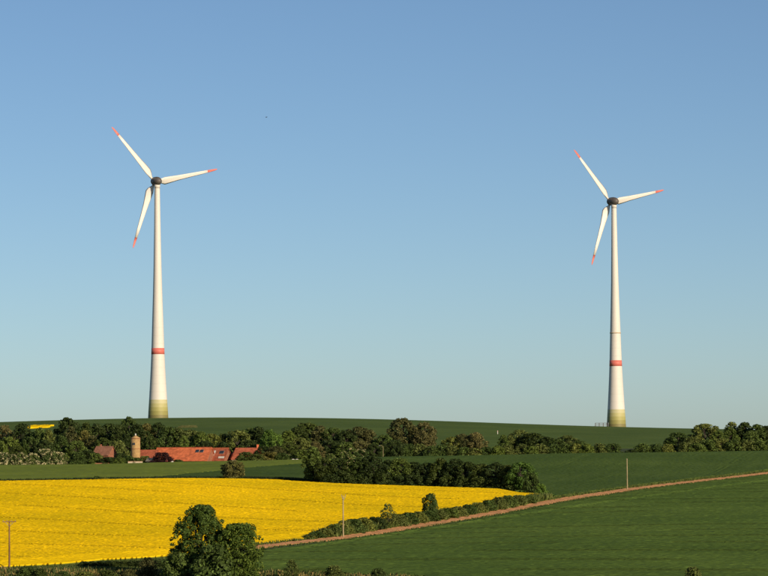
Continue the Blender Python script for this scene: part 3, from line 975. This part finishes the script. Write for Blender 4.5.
# ------------------------------------------------------------------ wind turbines
def turbine(px, base_y, hub_y, yaw, label, joint=None):
    g = hit(px, base_y)
    d = g[1]
    hub = EYE + ray(px - 2, hub_y)[2] * d - g[2]
    s = hub / 113.0
    t = thing('wind_turbine', label, 'wind turbine', g, 0.0)
    prof = [(-1.5, 4.95), (0, 4.85), (4, 4.62), (9, 4.30), (16, 3.88), (24, 3.45), (31, 3.13), (34, 3.02), (47, 2.62), (60, 2.20), (73, 1.86), (90, 1.55), (109.6, 1.28)]
    hs = [p[0] for p in prof]
    rs = [p[1] for p in prof]
    rad = lambda z: float(np.interp(z, hs, rs))

    def sec(a, b, extra=0.0, seg=48):
        zs = [a] + [z for z in hs if a < z < b] + [b]
        if b - a > 12:
            zs = sorted(set(zs + list(np.arange(a, b, 3.8))))
        return MB().lathe([(z * s, (rad(z) + extra) * s) for z in zs], seg, False)
    tw = sec(9.2, 109.6).build('tower', 'tower', t, True)
    for z in np.arange(13, 47, 3.8):                       # joints of the precast rings
        MB().lathe([((z - .05) * s, (rad(z) + .004) * s), ((z - .05) * s, (rad(z) + .018) * s), ((z + .05) * s, (rad(z) + .018) * s), ((z + .05) * s, (rad(z) + .004) * s)], 48, False).build('joint_ring', 'tower', tw, True)
    edges = (-1.5, 1.9, 3.8, 5.6, 7.4, 9.2)
    for k in range(5):
        sec(edges[k], edges[k + 1], 0.0).build('base_band', 'band%d' % k, tw, True)
    MB().lathe([(30.7 * s, (rad(30.7) - .02) * s), (30.7 * s, (rad(30.7) + .03) * s), (33.6 * s, (rad(33.6) + .03) * s), (33.6 * s, (rad(33.6) - .02) * s)], 48, False).build('red_band', 'red_paint', tw, True)
    if joint:
        MB().lathe([(joint * s, (rad(joint) - .02) * s), (joint * s, (rad(joint) + .13) * s), ((joint + .55) * s, (rad(joint) + .13) * s), ((joint + .55) * s, (rad(joint) - .02) * s)], 48, False).build('flange_ring', 'plaster', tw, True)
    # entrance door on the side facing the camera's left
    a = R(205)
    r0 = rad(1.3)
    MB().box((r0 * math.cos(a), r0 * math.sin(a), 1.45), (.25, 1.1, 2.3), a).build('door', 'door', t)
    # nacelle and hub: a smooth egg lying along the rotor axis (rotor on the far side)
    ax = Vector((-math.sin(yaw), math.cos(yaw), 0.05)).normalized()
    sd = Vector((math.cos(yaw), math.sin(yaw), 0))
    up = sd.cross(ax)
    rot = Matrix((sd, up, ax)).transposed().to_4x4()
    hubc = Vector((0, 0, hub))
    egg = [(-3.5, .05), (-3.35, .7), (-2.9, 1.25), (-2.1, 1.75), (-1.0, 2.1), (.4, 2.26), (1.9, 2.22)]
    n = MB().lathe([(z * s * .9, r * s * .95) for z, r in egg], 28).build('nacelle', 'nacelle', t, True)
    n.matrix_local = Matrix.Translation(hubc) @ rot
    nose = [(2.0, 2.2), (3.1, 2.15), (4.1, 1.85), (4.9, 1.35), (5.4, .75), (5.6, .05)]
    hb = MB().lathe([(z * s * .9, r * s * .95) for z, r in nose], 28).build('hub', 'nacelle', t, True)
    hb.matrix_local = Matrix.Translation(hubc) @ rot
    MB().lathe([((109.6) * s, 1.36 * s), (hub - 1.2 * s, 1.4 * s)], 28).build('tower_collar', 'tower', t, True)
    # blades
    stn = [(1.4, 1.1, 1.0, 0), (2.4, 1.2, .9, 12), (4.0, 2.3, .42, 22), (5.5, 2.95, .28, 19), (8, 2.6, .24, 14), (12, 2.05, .2, 10), (18, 1.6, .17, 6), (24, 1.25, .15, 4), (28.4, 1.0, .14, 3), (30.5, .85, .13, 2), (32.5, .62, .12, 2), (33.4, .3, .12, 2), (33.7, .06, .12, 2)]
    foil = [(-.30, 0), (-.22, .38), (0, .5), (.25, .38), (.5, .16), (.70, 0), (.5, -.12), (.25, -.3), (0, -.42), (-.22, -.34)]

    def loft(sts):
        vs, fs, m = [], [], len(foil)
        for (r, c, th, tw_) in sts:
            q = R(tw_)
            for (x, y) in foil:
                if th > .8:
                    x = (x + .30) - .5
                X, Y = x * c * (1.28 if r > 3 else 1), y * c * th * 1.0
                vs.append(((X * math.cos(q) - Y * math.sin(q)) * s, r * s, (X * math.sin(q) + Y * math.cos(q)) * s))
        for k in range(len(sts) - 1):
            for i in range(m):
                j = (i + 1) % m
                fs.append((k * m + i, k * m + j, (k + 1) * m + j, (k + 1) * m + i))
        fs.append(tuple(range(m)))
        fs.append(tuple((len(sts) - 1) * m + i for i in range(m)))
        return MB().add(vs, fs)
    body, tip = loft(stn[:9]).mesh('blade', True), loft(stn[8:]).mesh('blade_tip', True)
    c = hubc + ax * 3.2 * s
    for th in (78, 198, 318):
        q = R(th)
        rd = sd * math.sin(q) + up * math.cos(q)
        tg = sd * math.cos(q) - up * math.sin(q)          # clockwise seen from the camera
        Mx = Matrix((tg, rd, ax)).transposed().to_4x4()
        b = obj('blade', body, 'blade', t)
        b.matrix_local = Matrix.Translation(c) @ Mx
        obj('blade_tip', tip, 'red_paint', b)
    return t, g, s


turbine(158.2, 418.9, 181.2, R(28), 'white wind turbine with plain tapering tower behind the red roofed farm')
t2, g2, s2 = turbine(616.4, 427.6, 201.4, R(31), 'white wind turbine with dark ring joint on its tower and a platform at its foot', joint=47)
# access platform beside the second tower: deck, posts and rails
deck = MB()
deck.box((-7.6, -1.2, 1.15), (6.2, 2.0, .16))
pf = deck.build('access_platform', 'steel', t2)
for x in (-10.5, -8.6, -6.6, -4.8):
    for y in (-2.1, -.3):
        MB().box((x, y, .85), (.22, .22, 3.3)).build('railing_post', 'nacelle', pf)
for y in (-2.1, -.3):
    for z in (1.75, 2.45):
        MB().box((-7.65, y, z), (5.9, .18, .18)).build('handrail', 'nacelle', pf)
for k in range(5):
    MB().box((-10.95 - .28 * k, -1.2, .95 - .22 * k), (.3, 1.6, .06)).build('step', 'steel', pf)


# ------------------------------------------------------------------ farm
def roof_pts(L, W, eave, ridge, hip=(0, 0), over=.4):
    """ridge along local x"""
    a, b = L / 2 + over, W / 2 + over
    dz = (ridge - eave) / (W / 2) * over
    e = eave - dz
    return [(-a, -b, e), (a, -b, e), (a, b, e), (-a, b, e), (-a + hip[0], 0, ridge), (a - hip[1], 0, ridge)], [(0, 1, 5, 4), (2, 3, 4, 5), (3, 0, 4), (1, 2, 5), (3, 2, 1, 0)]


def roof_mesh(L, W, eave, ridge, hip=(0, 0), over=.4, th=.18):
    """two tiled slopes with thickness, or a hipped roof"""
    mb = MB()
    v, f = roof_pts(L, W, eave, ridge, hip, over)
    up = [(x, y, z + th) for x, y, z in v]
    n = len(v)
    mb.add(v + up, [tuple(reversed(q)) for q in f[:2]] + [tuple(i + n for i in q) for q in f[:2]])
    for i, q in enumerate(f[2:4]):
        if hip[i] > 0:
            mb.add([up[k] for k in q], [(0, 1, 2)])
    ed = [(0, 1), (2, 3), (3, 4), (4, 0), (1, 5), (5, 2)]
    for a_, b_ in ed:
        mb.add([v[a_], v[b_], up[b_], up[a_]], [(0, 1, 2, 3)])
    return mb


def walls(L, W, eave, ridge, hip=(0, 0)):
    mb = MB()
    v = [(-L / 2, -W / 2, -.4), (L / 2, -W / 2, -.4), (L / 2, W / 2, -.4), (-L / 2, W / 2, -.4)]
    t = [(x, y, eave) for x, y, _ in v]
    fs = [(0, 1, 5, 4), (1, 2, 6, 5), (2, 3, 7, 6), (3, 0, 4, 7)]
    mb.add(v + t, fs)
    for i, sx in enumerate((-1, 1)):
        if hip[i] == 0:
            mb.add([(sx * L / 2, -W / 2, eave), (sx * L / 2, W / 2, eave), (sx * L / 2, 0, ridge)], [(0, 1, 2)])
    return mb


def slope_point(x, s, W, eave, ridge, lift):
    """point on the camera-side slope, s = 0 at the ridge, 1 at the eave"""
    y = -W / 2 * s
    z = ridge + (eave - ridge) * s
    n = Vector((0, -(ridge - eave), W / 2)).normalized()
    n = Vector((0, -n.y * -1, n.z)) if n.z < 0 else n
    return (x + 0, y + n.y * lift, z + n.z * lift)


def roof_window(o, x, s, w, h, W, eave, ridge, m, name='skylight'):
    pitch = math.atan2(ridge - eave, W / 2)
    f = MB().box((0, 0, 0), (w, h, .12)).build(name, 'steel' if m == 'glass' else m, o)
    f.matrix_local = Matrix.Translation(slope_point(x, s, W, eave, ridge, .27)) @ Matrix.Rotation(pitch, 4, 'X')
    if m == 'glass':
        MB().box((0, 0, .075), (w - .14, h - .14, .04)).build('pane', 'glass', f)
    return f


def building(name, label, px0, px1, d, ridge_y, W, wall_h, rz, tile, wall, hip=(0, 0), cat='building', eave_drop=None):
    pc = (px0 + px1) / 2
    g = at_d(pc, d)
    L = (px1 - px0) * d / F_PX / math.cos(rz)
    ridge = EYE + ray(pc, ridge_y)[2] * d - g[2]
    eave = ridge - (eave_drop or W * .42)
    o = thing(name, label, cat, g, rz)
    walls(L, W, eave, ridge, hip).build('wall', wall, o)
    rf = roof_mesh(L, W, eave, ridge, hip).build('roof', tile, o)
    return o, rf, L, W, eave, ridge


# long barn in two roof sections
o, rf, L, W, ev, rg_ = building('barn', 'long barn with bright red tiled roof and dark roof windows', 157.5, 211.5, 1160, 448.0, 10.5, 3, R(-16), 'tile_red', 'brickred')
for x in (L / 2 - 4.6, L / 2 - 2.9):
    roof_window(rf, x, .30, 1.3, 1.5, W, ev, rg_, 'glass')
MB().box((0, 0, rg_ + .24), (L + .8, .34, .16)).build('ridge_cap', 'tile_dull', rf)
for x in (-L * .3, 0, L * .3):
    MB().box((x, -W / 2 - .02, 1.2), (1.4, .1, 1.1)).build('window', 'glass', o)
o, rf, L, W, ev, rg_ = building('farm_wing', 'duller red roofed wing with pale roof panels joining the long barn', 213, 228, 1162.5, 448.6, 10.0, 3, R(-16), 'tile_dull', 'brickred')
roof_window(rf, -1.6, .42, .7, 2.6, W, ev, rg_, 'white', 'roof_panel')
roof_window(rf, 1.2, .36, 1.6, 1.6, W, ev, rg_, 'glass')
roof_window(rf, 1.7, .80, 2.2, 1.0, W, ev, rg_, 'white', 'roof_panel')
MB().box((0, 0, rg_ + .24), (L + .8, .34, .16)).build('ridge_cap', 'tile_red', rf)
MB().box((0, -W / 2 - .02, 1.2), (1.2, .1, 1.2)).build('window', 'glass', o)
o, rf, L, W, ev, rg_ = building('farmhouse', 'hip roofed farmhouse with dull red roof half hidden by bushes', 230.5, 260, 1164, 448.2, 9.0, 3, R(10), 'tile_dull', 'plaster', hip=(2.4, 0))
MB().box((L / 2 - .9, 0, rg_ + .5), (.8, .8, 1.6)).build('chimney', 'tile_red', rf)
for x in (-L * .25, L * .2):
    MB().box((x, -W / 2 - .02, 1.4), (1.1, .1, 1.3)).build('window', 'glass', o)
o, rf, L, W, ev, rg_ = building('cottage', 'small house with weathered brown tiled roof among dark trees', 97, 112.5, 1160, 446.6, 7.0, 3, R(-20), 'tile_brown', 'brickred')
MB().box((-L * .2, -W / 2 - .02, 1.4), (1.0, .1, 1.2)).build('window', 'glass', o)
MB().box((L * .2, -W / 2 - .02, 1.4), (1.0, .1, 1.2)).build('window', 'glass', o)
MB().box((-L * .3, .5, rg_ + .2), (.6, .6, 1.2)).build('chimney', 'brickred', rf)
o, rf, L, W, ev, rg_ = building('stable', 'low stable with rusty red roof between the silo and the barn', 140.5, 157, 1158, 450.2, 6.5, 3, R(-5), 'tile_dull', 'brickred')
MB().box((0, -W / 2 - .02, 1.0), (1.2, .1, 1.6)).build('door', 'greywood', o)
o, rf, L, W, ev, rg_ = building('garden_shed', 'little grey boarded hut next to the copper leaved bush', 148.5, 154.5, 1140.5, 458.4, 2.4, 1.8, R(-30), 'greywood', 'greywood', eave_drop=.8, cat='shed')
MB().box((.2, -1.22, .9), (.8, .06, 1.6)).build('door', 'steel', o)

# silo
g = at_d(135.6, 1152)
top = EYE + ray(135.6, 438.2)[2] * 1152 - g[2]
si = thing('silo', 'round ochre brick silo with low conical cap and finial', 'silo', g)
rs_ = 4.75 * 1152 / F_PX
body = MB().lathe([(-.4, rs_ * 1.0), (0, rs_), (top * .55, rs_ * .985), (top, rs_ * .97)], 32).build('wall', 'brick', si, True)
for z in (top * .30, top * .62, top - .12):
    MB().lathe([(z - .09, rs_ * .97), (z - .09, rs_ + .05), (z + .09, rs_ + .05), (z + .09, rs_ * .97)], 32, False).build('hoop', 'brickred', body, True)
cap = MB().lathe([(top, rs_ * 1.03), (top + .08, rs_ * 1.03), (top + .75, rs_ * .35), (top + .95, .3)], 32).build('roof', 'brick', si, True)
MB().lathe([(top + .9, .26), (top + 1.35, .30), (top + 1.6, .2), (top + 1.72, .03)], 12).build('finial', 'white', cap, True)
MB().box((-.4, -rs_ * .985, top * .8), (.7, .12, .8)).build('window', 'glass', si)

# garden wall, bales, gate posts
def wall_thing(px0, px1, d, h, m, label):
    a, b = at_d(px0, d), at_d(px1, d)
    c = (a + b) / 2
    L = b[0] - a[0]
    o = thing('garden_wall', label, 'wall', c)
    MB().box((0, 0, h / 2 - .3), (L, .35, h + .6)).build('wall_body', m, o)
    MB().box((0, 0, h + .05), (L + .1, .5, .1)).build('coping', 'brickred', o)


wall_thing(128, 142.5, 1139.5, 1.25, 'plaster', 'low tan plastered garden wall below the brick silo')
wall_thing(95, 109, 1139.5, .9, 'brickred', 'low dark red brick wall below the brown roofed house')


def bale(px, d, r, L, rz, label, group=None):
    g = at_d(px, d)
    o = thing('wrapped_bale', label, 'bale', g, rz, group)
    b = MB().lathe([(-L / 2, r * .86), (-L / 2 + .08, r * .97), (-L * .2, r), (L * .2, r), (L / 2 - .08, r * .97), (L / 2, r * .86)], 20).build('bale_body', 'white', o, True)
    b.matrix_local = Matrix.Translation((0, 0, r * .97)) @ Matrix.Rotation(math.pi / 2, 4, 'Y')
    return o


bale(171.2, 1139, .65, 1.5, .1, 'white wrapped bale lying beside the copper leaved bush')
bale(293, 1139.5, .45, 1.0, .2, 'white wrapped bale under the tree belt by the field edge', 'white bales under the tree belt')
bale(296.8, 1140.5, .45, 1.0, -.2, 'white wrapped bale under the tree belt by the field edge', 'white bales under the tree belt')
g = at_d(166.8, 1137.5)
sp = thing('marker_post', 'stubby orange red post in front of the red barn', 'post', g)
MB().lathe([(-.3, .09), (1.3, .09)], 10).build('post', 'wood', sp)
MB().box((0, -.02, 1.3), (.75, .1, .7)).build('board', 'red_paint', sp)

# street lamp at the field edge
g = at_d(383.2, 1139)
lp = thing('street_lamp', 'thin pale lamp post with short arm at the upper field edge', 'lamp', g)
MB().lathe([(-.4, .09), (0, .09), (4.4, .06)], 10).build('post', 'pale_wood', lp)
MB().tube([(0, 0, 4.2), (-.5, 0, 4.6), (-1.1, 0, 4.65)], [.05, .05, .05]).build('arm', 'pale_wood', lp)
MB().box((-1.25, 0, 4.62), (.6, .25, .14)).build('lamp_head', 'steel', lp)

# white marker on the hill
g = hit(497.6, 435.2)
mp_ = thing('marker_post', 'white marker post standing alone in the hill crop', 'post', g)
MB().lathe([(-.3, .16), (0, .16), (1.9, .16), (2.0, .1)], 12).build('post', 'white', mp_, True)
MB().lathe([(1.55, .17), (1.75, .17)], 12, False).build('stripe', 'red_paint', mp_)


# ------------------------------------------------------------------ utility poles
def pole(px, base_y, top_y, label, arm=None, arm_rz=0.0, m='wood', group='wooden utility poles'):
    g = hit(px, base_y)
    h = EYE + ray(px, top_y)[2] * g[1] - g[2]
    o = thing('utility_pole', label, 'utility pole', g, arm_rz)
    MB().lathe([(-.6, .17), (0, .165), (h * .5, .14), (h - .1, .11), (h, .06)], 12).build('pole', m, o, True)
    if arm == 'cross':
        MB().box((0, -.17, h - .22), (2.4, .13, .15)).build('crossarm', m, o)
        for x in (-1.05, -.4, .4, 1.05):
            MB().lathe([(h - .14, .02), (h - .06, .06), (h + .03, .055), (h + .06, .02)], 8).build('insulator', 'porcelain', o, True, (x, -.17, 0))
        for sx in (-1, 1):
            MB().tube([(sx * .75, -.2, h - .26), (sx * .08, -.2, h - .95)], [.03, .03]).build('brace', 'steel', o)
    elif arm == 'fork':
        for sx in (-1, 1):
            MB().tube([(sx * .05, -.12, h - .85), (sx * .55, -.12, h - .25), (sx * .6, -.12, h - .02)], [.05, .045, .04]).build('bracket', 'steel', o)
            MB().lathe([(h - .02, .03), (h + .06, .07), (h + .16, .06), (h + .19, .02)], 8).build('insulator', 'porcelain', o, True, (sx * .6, -.12, 0))
    else:
        for sx, z in ((-1, .35), (1, .75)):
            MB().tube([(sx * .08, 0, h - z - .1), (sx * .22, 0, h - z), (sx * .22, 0, h - z + .15)], [.025, .025, .025]).build('bracket', 'steel', o)
            MB().lathe([(h - z + .13, .03), (h - z + .22, .06), (h - z + .3, .02)], 8).build('insulator', 'porcelain', o, True, (sx * .22, 0, 0))
    return o


pole(9.4, 568.5, 520.5, 'brown wooden pole with a wide crossarm at the near edge of the yellow field', 'cross', R(4))
pole(343.3, 537.5, 495.5, 'pale wooden pole with forked top beside the hedge', 'fork', R(50), 'pale_wood')
pole(627.3, 490, 458.5, 'plain pale wooden pole without crossarm standing by the dirt track', None, R(70), 'pale_wood')

# small bird high above the fields
r_ = ray(266.3, 117.3)
bd = thing('bird', 'tiny dark bird gliding in the open sky between the turbines', 'bird', (r_[0] * 520, 520, EYE + r_[2] * 520), R(35))
MB().tube([(-.16, 0, 0), (-.1, 0, .01), (0, 0, .02), (.1, 0, .01), (.2, 0, 0)], [.01, .04, .05, .035, .008], 8).build('body', 'bird', bd, True)
for sy in (-1, 1):
    v = [(.07, sy * .02, .02), (.06, sy * .2, .09), (-.04, sy * .42, .06), (-.03, sy * .2, .08), (-.06, sy * .02, .02)]
    MB().add(v + [(x, y, z + .012) for x, y, z in v], [(0, 1, 3, 4), (1, 2, 3), (9, 8, 6, 5), (8, 7, 6), (0, 5, 6, 1), (1, 6, 7, 2), (2, 7, 8, 3), (3, 8, 9, 4), (4, 9, 5, 0)]).build('wing', 'bird', bd)
